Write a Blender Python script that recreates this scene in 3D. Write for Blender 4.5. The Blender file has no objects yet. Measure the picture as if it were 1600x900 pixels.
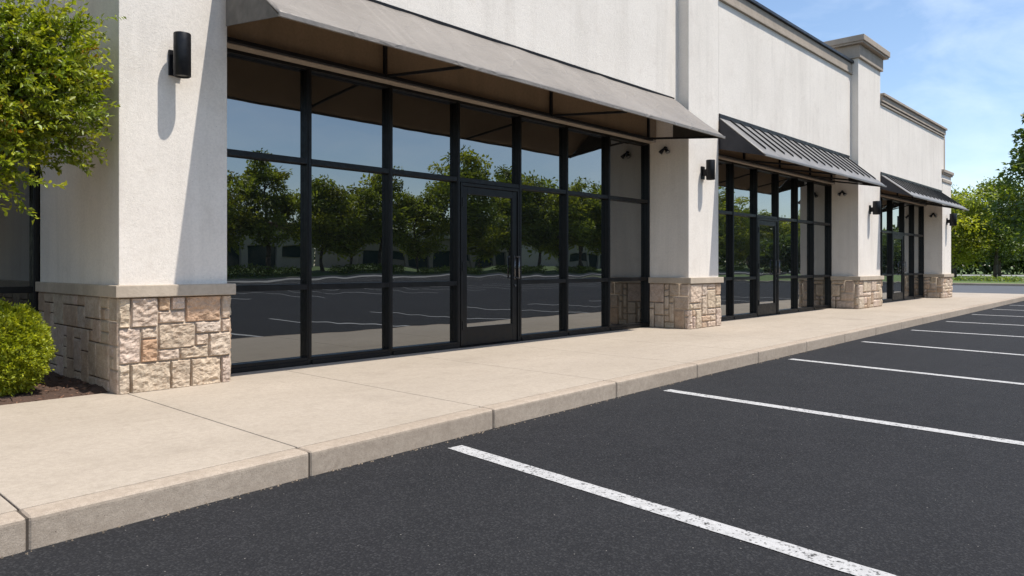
import bpy, bmesh, math, random
import numpy as np
from mathutils import Vector, Matrix, noise as mnoise

random.seed(11)
SC = bpy.context.scene
COL = SC.collection
R = math.radians

# ------------------------------------------------------------------ render / camera
SC.render.engine = 'CYCLES'
SC.view_settings.view_transform = 'Standard'
SC.view_settings.look = 'None'
SC.view_settings.gamma = 1
SC.view_settings.exposure = 0.55
SC.cycles.max_bounces = 8
SC.cycles.transparent_max_bounces = 12

VX, VL, HZ = 1858., -430., 416.
FPX = math.sqrt((VX-800)*(800-VL))
TH = math.atan((VX-800)/FPX)
cam_d = bpy.data.cameras.new('camera')
cam = bpy.data.objects.new('camera', cam_d)
COL.objects.link(cam)
cam_d.sensor_width = 36
cam_d.lens = FPX/1600*36
cam_d.shift_y = -(450-HZ)/1600
cam_d.clip_start = 0.05
cam_d.clip_end = 5000
cam.location = (0, 0, 1.25)
cam.rotation_euler = (R(90), 0, -(R(90)-TH))   # facing (cos TH, sin TH)
SC.camera = cam

# ------------------------------------------------------------------ light
SUN_FROM = Vector((0.42, -1.0, 2.38)).normalized()
el = math.asin(SUN_FROM.z)
sd = bpy.data.lights.new('sun', 'SUN')
sd.energy = 3.8
sd.angle = R(0.53)
sd.color = (1.0, 0.955, 0.89)
so = bpy.data.objects.new('sun', sd)
COL.objects.link(so)
so.rotation_euler = SUN_FROM.to_track_quat('Z', 'Y').to_euler()

world = bpy.data.worlds.new('World')
SC.world = world
world.use_nodes = True
nt = world.node_tree
nt.nodes.clear()
def wn(t, **k):
    n = nt.nodes.new(t)
    for a, b in k.items(): setattr(n, a, b)
    return n
sky = wn('ShaderNodeTexSky', sky_type='NISHITA', sun_disc=False)
sky.sun_elevation = el
sky.sun_rotation = math.atan2(SUN_FROM.x, SUN_FROM.y)
sky.air_density = 1.0
sky.dust_density = 0.6
sky.ozone_density = 2.0
tc = wn('ShaderNodeTexCoord')
mp = wn('ShaderNodeMapping')
mp.inputs['Rotation'].default_value = (0, R(-14), R(35))
mp.inputs['Scale'].default_value = (1.2, 4.2, 7.5)
nz = wn('ShaderNodeTexNoise')
nz.inputs['Scale'].default_value = 1.7
nz.inputs['Detail'].default_value = 9
nz.inputs['Roughness'].default_value = 0.58
nz.inputs['Distortion'].default_value = 0.35
cr = wn('ShaderNodeValToRGB')
cr.color_ramp.elements[0].position = 0.42; cr.color_ramp.elements[0].color = (0, 0, 0, 1)
cr.color_ramp.elements[1].position = 0.80; cr.color_ramp.elements[1].color = (0.27, 0.27, 0.27, 1)
mx = wn('ShaderNodeMix', data_type='RGBA')
mx.inputs['B'].default_value = (8.2, 8.6, 9.0, 1)
bg = wn('ShaderNodeBackground')
bg.inputs['Strength'].default_value = 0.13
wo = wn('ShaderNodeOutputWorld')
L = nt.links.new
L(tc.outputs['Generated'], mp.inputs['Vector']); L(mp.outputs['Vector'], nz.inputs['Vector'])
L(nz.outputs['Fac'], cr.inputs['Fac']); L(cr.outputs['Color'], mx.inputs['Factor'])
L(sky.outputs['Color'], mx.inputs['A']); L(mx.outputs['Result'], bg.inputs['Color'])
L(bg.outputs['Background'], wo.inputs['Surface'])

# ------------------------------------------------------------------ material toolkit
class NT:
    def __init__(s, name):
        s.m = bpy.data.materials.new(name); s.m.use_nodes = True
        s.t = s.m.node_tree
        s.b = s.t.nodes['Principled BSDF']
        s.out = s.t.nodes['Material Output']
        s.co = s.n('ShaderNodeNewGeometry').outputs['Position']
    def n(s, t, **k):
        n = s.t.nodes.new(t)
        for a, b in k.items(): setattr(n, a, b)
        return n
    def l(s, a, b): s.t.links.new(a, b)
    def mapped(s, scale, rot=(0, 0, 0), vec=None):
        m = s.n('ShaderNodeMapping'); m.inputs['Scale'].default_value = scale
        m.inputs['Rotation'].default_value = rot
        s.l(vec or s.co, m.inputs['Vector']); return m.outputs['Vector']
    def noise(s, scale, detail=4, rough=0.5, vec=None, dist=0):
        n = s.n('ShaderNodeTexNoise')
        n.inputs['Scale'].default_value = scale; n.inputs['Detail'].default_value = detail
        n.inputs['Roughness'].default_value = rough; n.inputs['Distortion'].default_value = dist
        s.l(vec or s.co, n.inputs['Vector']); return n.outputs['Fac']
    def voro(s, scale, feature='F1', out='Distance', vec=None):
        n = s.n('ShaderNodeTexVoronoi', feature=feature)
        n.inputs['Scale'].default_value = scale
        s.l(vec or s.co, n.inputs['Vector']); return n.outputs[out]
    def ramp(s, fac, stops):
        r = s.n('ShaderNodeValToRGB'); e = r.color_ramp.elements
        while len(e) < len(stops): e.new(0.5)
        for q, (p, c) in zip(e, stops):
            q.position = p
            q.color = (c, c, c, 1) if isinstance(c, (int, float)) else (*c, 1)
        s.l(fac, r.inputs['Fac']); return r.outputs['Color']
    def mix(s, fac, a, b, mode='MIX'):
        m = s.n('ShaderNodeMix', data_type='RGBA', blend_type=mode)
        for k, v in (('Factor', fac), ('A', a), ('B', b)):
            if isinstance(v, (int, float)): m.inputs[k].default_value = v
            elif isinstance(v, tuple): m.inputs[k].default_value = (*v, 1)
            else: s.l(v, m.inputs[k])
        return m.outputs['Result']
    def attr(s, name):
        return s.n('ShaderNodeAttribute', attribute_name=name).outputs['Color']
    def bump(s, h, strength=0.3, dist=0.01, prev=None):
        b = s.n('ShaderNodeBump'); b.inputs['Strength'].default_value = strength
        b.inputs['Distance'].default_value = dist; s.l(h, b.inputs['Height'])
        if prev: s.l(prev, b.inputs['Normal'])
        return b.outputs['Normal']
    def fin(s, color=None, rough=0.8, normal=None, metallic=0.0, spec=None):
        if color is not None:
            if isinstance(color, tuple): s.b.inputs['Base Color'].default_value = (*color, 1)
            else: s.l(color, s.b.inputs['Base Color'])
        if isinstance(rough, (int, float)): s.b.inputs['Roughness'].default_value = rough
        else: s.l(rough, s.b.inputs['Roughness'])
        if normal: s.l(normal, s.b.inputs['Normal'])
        s.b.inputs['Metallic'].default_value = metallic
        if spec is not None: s.b.inputs['Specular IOR Level'].default_value = spec
        return s.m

def mat_stucco():
    t = NT('stucco')
    big = t.noise(0.9, 5, 0.6)
    streak = t.noise(1.0, 7, 0.7, t.mapped((2.6, 2.6, 0.28)), 0.5)
    fine = t.noise(45, 3, 0.6)
    spots = t.voro(13, out='Distance')
    c = t.mix(t.ramp(big, [(0.3, 0.0), (0.75, 1.0)]), (0.83, 0.758, 0.67), (0.745, 0.675, 0.592))
    c = t.mix(t.ramp(streak, [(0.48, 0.0), (0.75, 0.42)]), c, (0.53, 0.475, 0.41))
    c = t.mix(t.ramp(fine, [(0.38, 0.14), (0.6, 0.0)]), c, (0.4, 0.36, 0.31))
    c = t.mix(t.ramp(spots, [(0.03, 0.5), (0.08, 0.0)]), c, (0.33, 0.27, 0.21))
    c = t.mix(t.ramp(t.voro(42), [(0.05, 0.4), (0.14, 0.0)]), c, (0.40, 0.34, 0.28))
    c = t.mix(t.ramp(t.noise(3.2, 7, 0.75, dist=0.4), [(0.55, 0.0), (0.78, 0.35)]), c, (0.50, 0.42, 0.34))
    n1 = t.bump(t.noise(110, 5, 0.7), 0.55, 0.007)
    n2 = t.bump(t.noise(14, 5, 0.65), 0.25, 0.012, n1)
    return t.fin(c, 0.92, n2, spec=0.2)

def mat_trim(name, a, b):
    t = NT(name)
    streak = t.noise(1.0, 5, 0.6, t.mapped((4, 4, 0.6)))
    c = t.mix(t.ramp(streak, [(0.35, 0.0), (0.75, 1.0)]), a, b)
    c = t.mix(t.ramp(t.noise(30, 3), [(0.35, 0.25), (0.6, 0.0)]), c, tuple(x*0.6 for x in a))
    return t.fin(c, 0.88, t.bump(t.noise(60, 4), 0.3, 0.008), spec=0.25)

def mat_stone():
    t = NT('split_face_stone')
    tint = t.attr('tint')
    v = t.noise(16, 5, 0.65)
    c = t.mix(t.ramp(v, [(0.3, 0.0), (0.7, 1.0)]), (0.46, 0.365, 0.285), (0.635, 0.53, 0.43))
    c = t.mix(1.0, c, tint, 'MULTIPLY')
    vein = t.noise(5, 6, 0.7, dist=1.2)
    c = t.mix(t.ramp(vein, [(0.47, 0.0), (0.5, 0.32), (0.53, 0.0)]), c, (0.30, 0.17, 0.10))
    c = t.mix(t.ramp(t.noise(90, 3, 0.6), [(0.35, 0.3), (0.5, 0.0)]), c, (0.2, 0.15, 0.11))
    c = t.mix(t.ramp(t.noise(4.5, 6, 0.7), [(0.50, 0.0), (0.72, 0.45)]), c, (0.20, 0.145, 0.10))
    n = t.bump(t.noise(55, 6, 0.7), 0.55, 0.012)
    return t.fin(c, 0.93, n, spec=0.2)

def mat_mortar():
    t = NT('mortar')
    c = t.mix(t.noise(40, 4), (0.30, 0.24, 0.18), (0.44, 0.36, 0.28))
    return t.fin(c, 0.95, t.bump(t.noise(80, 4), 0.4, 0.006))

def mat_concrete(name, a, b, dirt, spot=1.0):
    t = NT(name)
    big = t.noise(0.7, 6, 0.62, t.mapped((0.7, 1.4, 1)))
    mid = t.noise(6, 6, 0.7)
    c = t.mix(t.ramp(big, [(0.3, 0.0), (0.7, 1.0)]), a, b)
    c = t.mix(t.ramp(mid, [(0.50, 0.0), (0.78, 0.42)]), c, dirt)
    c = t.mix(t.ramp(t.noise(160, 3, 0.7), [(0.36, 0.3), (0.52, 0.0)]), c, tuple(x*0.6 for x in dirt))
    pits = t.ramp(t.voro(24), [(0.035, 0.75*spot), (0.07, 0.0)])
    c = t.mix(pits, c, tuple(x*0.45 for x in dirt))
    c = t.mix(t.ramp(t.noise(26, 6, 0.75), [(0.42, 0.28), (0.58, 0.0)]), c, dirt)
    c = t.mix(t.ramp(t.noise(0.9, 3, 0.5), [(0.62, 0.0), (0.72, 0.22)]), c, tuple(x*0.8 for x in dirt))
    br = t.ramp(t.noise(1.6, 8, 0.75, t.mapped((0.35, 3.5, 1))), [(0.56, 0.0), (0.72, 0.18)])
    c = t.mix(br, c, tuple(min(1, x*1.25) for x in a))
    n = t.bump(t.noise(120, 5, 0.7), 0.35, 0.006)
    n = t.bump(t.noise(12, 4), 0.12, 0.02, n)
    return t.fin(c, 0.9, n, spec=0.25)

def mat_asphalt():
    t = NT('asphalt')
    big = t.noise(0.35, 6, 0.6)
    mid = t.noise(3.2, 6, 0.7)
    ag = t.voro(95, out='Color')
    agd = t.voro(95, out='Distance')
    bw = t.n('ShaderNodeSeparateColor'); t.l(ag, bw.inputs['Color'])
    c = t.mix(t.ramp(big, [(0.3, 0.0), (0.7, 1.0)]), (0.0130, 0.0128, 0.0134), (0.0215, 0.0213, 0.0222))
    c = t.mix(t.ramp(mid, [(0.4, 0.0), (0.75, 0.5)]), c, (0.032, 0.031, 0.032))
    c = t.mix(t.ramp(bw.outputs['Red'], [(0.55, 0.0), (0.95, 0.45)]), c, (0.062, 0.061, 0.061))
    c = t.mix(t.ramp(agd, [(0.3, 0.0), (0.75, 0.6)]), c, (0.012, 0.012, 0.014))
    # bright chips scattered among the aggregate
    sp = t.voro(26, out='Distance')
    spc = t.n('ShaderNodeSeparateColor'); t.l(t.voro(26, out='Color'), spc.inputs['Color'])
    chip = t.mix(1.0, t.ramp(sp, [(0.05, 0.8), (0.10, 0.0)]), t.ramp(spc.outputs['Green'], [(0.78, 0.0), (0.84, 0.7)]), 'MULTIPLY')
    c = t.mix(chip, c, (0.42, 0.39, 0.34))
    n = t.bump(agd, 0.55, 0.006)
    n = t.bump(t.noise(250, 3, 0.7), 0.3, 0.003, n)
    return t.fin(c, 0.9, n, spec=0.2)

def mat_paint():
    t = NT('worn_white_paint')
    c = t.mix(t.ramp(t.noise(14, 5, 0.7), [(0.4, 0.0), (0.75, 1.0)]), (0.45, 0.44, 0.425), (0.33, 0.322, 0.31))
    c = t.mix(t.ramp(t.voro(34), [(0.16, 0.85), (0.26, 0.0)]), c, (0.10, 0.095, 0.09))
    w1 = t.noise(34, 6, 0.75, t.mapped((1, 1, 1)))
    w2 = t.noise(3.5, 4, 0.6)
    wear = t.mix(0.18, w1, w2)
    fac = t.ramp(wear, [(0.555, 0.0), (0.60, 0.85)])
    t.fin(c, 0.8, t.bump(t.voro(95), 0.4, 0.004), spec=0.3)
    tr = t.n('ShaderNodeBsdfTransparent'); ms = t.n('ShaderNodeMixShader')
    t.l(fac, ms.inputs['Fac']); t.l(t.b.outputs[0], ms.inputs[1]); t.l(tr.outputs[0], ms.inputs[2])
    t.l(ms.outputs[0], t.out.inputs['Surface'])
    return t.m

def mat_metal(name, a, b, rough=0.45, metallic=0.6, scale=2.0, dirt=0.3):
    t = NT(name)
    n = t.noise(scale, 6, 0.65)
    c = t.mix(t.ramp(n, [(0.3, 0.0), (0.72, 1.0)]), a, b)
    c = t.mix(t.ramp(t.noise(scale*9, 5, 0.7), [(0.6, 0.0), (0.75, dirt)]), c, tuple(x*0.4 for x in a))
    r = t.ramp(t.noise(scale*3, 4), [(0.3, rough-0.08), (0.7, rough+0.12)])
    return t.fin(c, r, t.bump(t.noise(scale*1.2, 4), 0.12, 0.03), metallic, 0.3)

def mat_awning(a, b, rough, metallic, scale, dirt):
    t = NT('taupe_sheet_metal')
    c = t.mix(t.ramp(t.noise(0.8, 6, 0.65), [(0.3, 0.0), (0.72, 1.0)]), a, b)
    c = t.mix(t.ramp(t.noise(2.2, 7, 0.75, dist=0.8), [(0.56, 0.0), (0.74, 0.55)]), c, tuple(x*0.45 for x in a))
    c = t.mix(t.ramp(t.noise(1.0, 7, 0.7, t.mapped((9, 0.7, 0.7))), [(0.55, 0.0), (0.75, 0.35)]), c, tuple(x*1.45 for x in a))
    c = t.mix(t.ramp(t.voro(6.0), [(0.02, 0.7), (0.05, 0.0)]), c, tuple(x*0.3 for x in a))
    cr_ = t.voro(1.6, 'DISTANCE_TO_EDGE', 'Distance', t.mapped((1.0, 1.7, 1.7), (0.3, 0.2, 0.5)))
    n = t.bump(t.ramp(cr_, [(0.0, 1.0), (0.05, 0.0)]), 0.25, 0.02)
    n = t.bump(t.noise(2.4, 5, 0.6, dist=0.6), 0.45, 0.05, n)
    return t.fin(c, t.ramp(t.noise(4, 4), [(0.3, rough-0.08), (0.7, rough+0.15)]), n, metallic, 0.3)

def mat_glass():
    t = NT('dark_tinted_glass')
    t.fin((0.004, 0.0042, 0.004), 0.4, None, 0, 0.05)
    g = t.n('ShaderNodeBsdfGlossy'); g.inputs['Roughness'].default_value = 0.0
    g.inputs['Color'].default_value = (0.86, 0.90, 0.92, 1)
    bp = t.n('ShaderNodeBump'); bp.inputs['Strength'].default_value = 0.03; bp.inputs['Distance'].default_value = 0.12
    t.l(t.noise(1.1, 2, 0.4), bp.inputs['Height'])
    t.l(bp.outputs['Normal'], g.inputs['Normal'])
    fr = t.n('ShaderNodeFresnel'); fr.inputs['IOR'].default_value = 1.5
    ma = t.n('ShaderNodeMath', operation='MULTIPLY_ADD')
    t.l(fr.outputs[0], ma.inputs[0]); ma.inputs[1].default_value = 1.6; ma.inputs[2].default_value = 0.20
    ms = t.n('ShaderNodeMixShader')
    t.l(ma.outputs[0], ms.inputs['Fac']); t.l(t.b.outputs[0], ms.inputs[1]); t.l(g.outputs[0], ms.inputs[2])
    t.l(ms.outputs[0], t.out.inputs['Surface'])
    return t.m

def mat_leaf(name, base, trans=0.35):
    t = NT(name)
    c = t.mix(1.0, base, t.attr('tint'), 'MULTIPLY')
    t.fin(c, 0.42, None, 0, 0.45)
    tl = t.n('ShaderNodeBsdfTranslucent')
    c2 = t.mix(1.0, c, (1.5, 1.5, 0.5), 'MULTIPLY')
    t.l(c2, tl.inputs['Color'])
    ms = t.n('ShaderNodeMixShader'); ms.inputs['Fac'].default_value = trans
    t.l(t.b.outputs[0], ms.inputs[1]); t.l(tl.outputs[0], ms.inputs[2])
    t.l(ms.outputs[0], t.out.inputs['Surface'])
    return t.m

def mat_bark():
    t = NT('bark')
    v = t.noise(5, 6, 0.7, t.mapped((3, 3, 0.5)))
    c = t.mix(t.ramp(v, [(0.35, 0.0), (0.7, 1.0)]), (0.05, 0.036, 0.026), (0.15, 0.12, 0.09))
    return t.fin(c, 0.95, t.bump(v, 0.8, 0.03))

def mat_grass():
    t = NT('lawn')
    c = t.mix(t.ramp(t.noise(0.25, 6, 0.65), [(0.3, 0.0), (0.7, 1.0)]), (0.085, 0.13, 0.024), (0.14, 0.185, 0.045))
    c = t.mix(t.ramp(t.noise(7, 5, 0.7), [(0.4, 0.5), (0.7, 0.0)]), c, (0.03, 0.055, 0.012))
    return t.fin(c, 0.95, t.bump(t.noise(9, 6, 0.75), 0.8, 0.05))

def mat_mulch():
    t = NT('bark_mulch')
    tint = t.attr('tint')
    c = t.mix(t.noise(35, 5, 0.7), (0.045, 0.026, 0.017), (0.15, 0.085, 0.055))
    c = t.mix(1.0, c, tint, 'MULTIPLY')
    return t.fin(c, 0.95, t.bump(t.noise(60, 5, 0.7), 0.8, 0.02))

def mat_plain(name, col, rough=0.7, metallic=0.0, var=0.25, scale=8):
    t = NT(name)
    c = t.mix(t.noise(scale, 5, 0.65), tuple(x*(1-var) for x in col), tuple(x*(1+var) for x in col))
    return t.fin(c, rough, None, metallic, 0.4)

M = dict(
    stucco=mat_stucco(),
    trim=mat_trim('tan_trim', (0.42, 0.35, 0.28), (0.33, 0.275, 0.22)),
    header=mat_trim('tan_header', (0.27, 0.195, 0.125), (0.215, 0.155, 0.098)),
    capstone=mat_trim('capstone', (0.50, 0.415, 0.32), (0.39, 0.32, 0.245)),
    stone=mat_stone(), mortar=mat_mortar(),
    walk=mat_concrete('sidewalk_concrete', (0.455, 0.385, 0.307), (0.39, 0.328, 0.258), (0.265, 0.218, 0.168)),
    kerb=mat_concrete('kerb_concrete', (0.46, 0.378, 0.295), (0.37, 0.298, 0.227), (0.20, 0.152, 0.112), 2.0),
    joint=mat_plain('joint_filler', (0.07, 0.055, 0.042), 0.95),
    asphalt=mat_asphalt(), paint=mat_paint(),
    taupe=mat_awning( (0.245, 0.219, 0.193), (0.18, 0.159, 0.139), 0.5, 0.15, 1.3, 0.5),
    charcoal=mat_metal('charcoal_seam_metal', (0.25, 0.238, 0.225), (0.165, 0.155, 0.145), 0.5, 0.25, 2.0, 0.25),
    seam=mat_metal('dark_seam_metal', (0.045, 0.044, 0.043), (0.03, 0.03, 0.03), 0.45, 0.3, 4, 0.2),
    underside=mat_metal('tan_underside', (0.225, 0.16, 0.105), (0.17, 0.12, 0.08), 0.8, 0.0, 1.5, 0.2),
    coping=mat_metal('dark_coping_metal', (0.05, 0.05, 0.055), (0.035, 0.035, 0.04), 0.4, 0.5, 3, 0.2),
    frame=mat_metal('black_aluminium', (0.0075, 0.0075, 0.008), (0.005, 0.005, 0.0055), 0.36, 0.0, 6, 0.2),
    black=mat_metal('black_powder_coat', (0.014, 0.014, 0.016), (0.010, 0.010, 0.012), 0.42, 0.2, 8, 0.2),
    handle=mat_metal('dark_handle_metal', (0.20, 0.20, 0.205), (0.13, 0.13, 0.135), 0.28, 0.8, 8, 0.2),
    lens=mat_plain('frosted_lens', (0.22, 0.22, 0.21), 0.25),
    glass=mat_glass(), bark=mat_bark(), lawn=mat_grass(), mulch=mat_mulch(),
    leaf=mat_leaf('bright_leaves', (0.245, 0.26, 0.028), 0.36),
    shrub=mat_leaf('shrub_leaves', (0.285, 0.32, 0.03), 0.38),
    far=mat_leaf('street_tree_leaves', (0.105, 0.145, 0.028), 0.42),
    fardark=mat_leaf('dark_tree_leaves', (0.08, 0.115, 0.03), 0.4),
    hedge=mat_leaf('hedge_leaves', (0.18, 0.23, 0.045), 0.4),
    island=mat_leaf('island_tree_leaves', (0.20, 0.235, 0.045), 0.5),
    pale=mat_plain('pale_stucco', (0.50, 0.45, 0.38), 0.9, 0, 0.12, 2),
    beige=mat_plain('beige_stucco', (0.37, 0.31, 0.25), 0.9, 0, 0.12, 2),
    officeglass=mat_plain('office_glass', (0.03, 0.055, 0.055), 0.08, 0, 0.2, 1),
    redroof=mat_plain('red_brown_roof', (0.20, 0.11, 0.08), 0.9, 0, 0.2, 3),
    roof=mat_plain('grey_roof_membrane', (0.30, 0.29, 0.28), 0.95),
    road=mat_plain('worn_road', (0.085, 0.088, 0.095), 0.9, 0, 0.2, 0.6),
    paleroad=mat_plain('pale_road', (0.26, 0.25, 0.24), 0.9, 0, 0.15, 0.5),
)

# ------------------------------------------------------------------ mesh toolkit
class MB:
    def __init__(s):
        s.v = []; s.f = []
    def box(s, x0, x1, y0, y1, z0, z1):
        b = len(s.v)
        s.v += [(x0,y0,z0),(x1,y0,z0),(x1,y1,z0),(x0,y1,z0),(x0,y0,z1),(x1,y0,z1),(x1,y1,z1),(x0,y1,z1)]
        s.f += [tuple(b+i for i in q) for q in ((3,2,1,0),(4,5,6,7),(0,1,5,4),(1,2,6,5),(2,3,7,6),(3,0,4,7))]
        return s
    def prism(s, pts, x0, x1):
        """closed outline pts (y,z), counter-clockwise seen from +x, run along x"""
        b = len(s.v); n = len(pts)
        s.v += [(x0, y, z) for y, z in pts] + [(x1, y, z) for y, z in pts]
        for i in range(n):
            j = (i+1) % n
            s.f.append((b+i, b+j, b+n+j, b+n+i))
        s.f.append(tuple(b+n-1-i for i in range(n))); s.f.append(tuple(b+n+i for i in range(n)))
        return s
    def tube(s, p, q, r, n=10, r2=None):
        p, q = Vector(p), Vector(q); d = (q-p).normalized()
        a = d.orthogonal().normalized(); c = d.cross(a); b = len(s.v); r2 = r if r2 is None else r2
        for P, rr in ((p, r), (q, r2)):
            for i in range(n):
                t = 2*math.pi*i/n
                s.v.append(tuple(P + a*math.cos(t)*rr + c*math.sin(t)*rr))
        for i in range(n):
            j = (i+1) % n
            s.f.append((b+i, b+j, b+n+j, b+n+i))
        s.f.append(tuple(b+n-1-i for i in range(n))); s.f.append(tuple(b+n+i for i in range(n)))
        return s
    def build(s, name, mat, parent=None, bevel=0.0, seg=2, smooth=False):
        me = bpy.data.meshes.new(name)
        me.from_pydata(s.v, [], s.f)
        bm = bmesh.new(); bm.from_mesh(me)
        bmesh.ops.recalc_face_normals(bm, faces=bm.faces)
        if bevel > 0:
            bmesh.ops.bevel(bm, geom=[e for e in bm.edges if e.calc_face_angle(0) > 0.5], offset=bevel, segments=seg, affect='EDGES', profile=0.6)
        bm.to_mesh(me); bm.free()
        return link(name, me, mat, parent, smooth)

def link(name, me, mat, parent=None, smooth=False):
    if mat is not None: me.materials.append(mat)
    if smooth:
        for p in me.polygons: p.use_smooth = True
    o = bpy.data.objects.new(name, me); COL.objects.link(o)
    if parent is not None:
        o.parent = parent
        o.matrix_parent_inverse = Matrix.Translation(-wloc(parent))
    return o
def wloc(o):
    p = Vector(o.location)
    return p          # parts sit at the origin, only things carry a location

def thing(name, label, cat, loc=(0, 0, 0), group=None):
    o = bpy.data.objects.new(name, None); COL.objects.link(o)
    o.empty_display_size = 0.2
    o.location = loc
    return tag(o, label, cat, group)
def tag(o, label=None, cat=None, group=None, kind=None):
    for k, v in (('label', label), ('category', cat), ('group', group), ('kind', kind)):
        if v: o[k] = v
    return o
def struct(o, label=None): return tag(o, label, None, None, 'structure')

def arr_mesh(name, V, F, tint=None):
    me = bpy.data.meshes.new(name)
    V = np.asarray(V, np.float32); F = np.asarray(F, np.int32)
    me.vertices.add(len(V)); me.vertices.foreach_set('co', V.ravel())
    k = F.shape[1]
    me.loops.add(F.size); me.loops.foreach_set('vertex_index', F.ravel())
    me.polygons.add(len(F)); me.polygons.foreach_set('loop_start', np.arange(0, F.size, k, dtype=np.int32))
    me.update(calc_edges=True)
    if tint is not None:
        a = me.color_attributes.new('tint', 'FLOAT_COLOR', 'POINT')
        c = np.ones((len(V), 4), np.float32); c[:, :3] = tint
        a.data.foreach_set('color', c.ravel())
    return me

def unit(a):
    return a/np.maximum(np.linalg.norm(a, axis=1, keepdims=True), 1e-6)

def leaf_arrays(P, D, N, Ls, Ws, tint, fold=0.25):
    """folded four-point leaves: base, right, tip, left"""
    D = unit(D); S = unit(np.cross(D, N)); U = np.cross(S, D)
    Ls = Ls[:, None]; Ws = Ws[:, None]
    b = P; t = P + D*Ls - U*Ls*0.12
    r = P + D*Ls*0.45 + S*Ws*0.5 + U*Ws*fold; l = P + D*Ls*0.45 - S*Ws*0.5 + U*Ws*fold
    V = np.stack([b, r, t, l], 1).reshape(-1, 3)
    n = len(P); i = np.arange(n)[:, None]*4
    F = np.concatenate([i+np.array([[0, 1, 2]]), i+np.array([[0, 2, 3]])], 1).reshape(-1, 3)
    return V, F, np.repeat(tint, 4, 0)

# ------------------------------------------------------------------ setting: ground, lot, sidewalk
KP = [(-9, 2.9), (-3.6, 3.36), (0.9, 3.74), (2.37, 3.83), (4.05, 3.93), (5.8, 4.0), (7.45, 4.06), (10.5, 4.11), (16.4, 4.2), (32, 4.4), (60, 4.6)]
def kerb_y(x):
    for (a, ya), (b, yb) in zip(KP, KP[1:]):
        if x <= b: return ya + (yb-ya)*(x-a)/(b-a)
    return KP[-1][1]

def sheet(name, pts, z, mat, sub=None):
    me = bpy.data.meshes.new(name)
    me.from_pydata([(x, y, z) for x, y in pts], [], [tuple(range(len(pts)))])
    return link(name, me, mat)

struct(sheet('ground', [(-1500, -1500), (1500, -1500), (1500, 1500), (-1500, 1500)], -0.03, M['lawn']))
struct(sheet('parking_lot', [(-60, -55), (420, -55), (420, 4.9), (55.2, 4.9), (55.2, 40), (34.0, 40), (34.0, 6.0), (-60, 6.0)], 0.0, M['asphalt']))

WALK_Z = 0.15
joints = [-9.2, -7.2, -5.4, -3.8, -2.2, -0.66, 0.905, 2.365, 4.03, 5.78, 7.45, 9.1, 10.8, 12.5, 14.2, 15.9, 17.6, 19.3, 21.0, 22.7, 24.4, 26.1, 27.8, 29.5, 31.2, 33.0, 35.0]
def back_y(x0, x1):
    return 6.90 if x1 <= 2.4 else 8.9
def round_slabs(name, mat, quads, z0, z1, bev, parent=None):
    mb = MB()
    for q in quads:
        b = len(mb.v)
        mb.v += [(x, y, z0) for x, y in q] + [(x, y, z1) for x, y in q]
        mb.f += [tuple(b+i for i in f) for f in ((3,2,1,0),(4,5,6,7),(0,1,5,4),(1,2,6,5),(2,3,7,6),(3,0,4,7))]
    return mb.build(name, mat, parent, bev, 3)
g = 0.0042
KW = 0.15
sq, kq = [], []
for a, b in zip(joints, joints[1:]):
    ya, yb = kerb_y(a), kerb_y(b)
    bk = back_y(a, b)
    sq.append([(a+g, ya+KW+g*0.4), (b-g, yb+KW+g*0.4), (b-g, bk), (a+g, bk)])
    kq.append([(a+g, ya), (b-g, yb), (b-g, yb+KW), (a+g, ya+KW)])
struct(round_slabs('sidewalk', M['walk'], sq, 0.02, WALK_Z, 0.006))
struct(round_slabs('kerb', M['kerb'], kq, -0.02, WALK_Z-0.001, 0.022))
jq = [[(a, kerb_y(a)+0.012), (b, kerb_y(b)+0.012), (b, back_y(a, b)-0.02), (a, back_y(a, b)-0.02)] for a, b in zip(joints, joints[1:])]
struct(round_slabs('sidewalk_joint', M['joint'], jq, -0.01, WALK_Z-0.012, 0.0))

# grit in the gutter where asphalt meets the kerb
rs = np.random.RandomState(5)
n = 420
gx = rs.uniform(-0.5, 12, n)
gy = np.array([kerb_y(x) for x in gx]) - np.abs(rs.normal(0, 0.022, n)) - 0.004
V, F = [], []
for x, y in zip(gx, gy):
    r = rs.uniform(0.002, 0.006); b = len(V)
    h = rs.uniform(0.5, 1.0)*r
    V += [(x-r, y-r*0.6, 0.0), (x+r, y-r*0.7, 0.0), (x+r*0.6, y+r, 0.0), (x-r*0.7, y+r*0.8, 0.0), (x, y, h*2)]
    F += [(b, b+1, b+4), (b+1, b+2, b+4), (b+2, b+3, b+4), (b+3, b, b+4)]
tt = rs.uniform(0.12, 0.6, (n, 1)).repeat(5, 0).reshape(-1, 1)*np.array([[1.0, 0.9, 0.78]])
gm = NT('gutter_grit'); gmat = gm.fin(gm.mix(1.0, (0.42, 0.36, 0.29), gm.attr('tint'), 'MULTIPLY'), 0.9)
tag(link('gravel', arr_mesh('gravel', V, F, tt), gmat), 'loose pale grit along the foot of the kerb', None, None, 'stuff')

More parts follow.
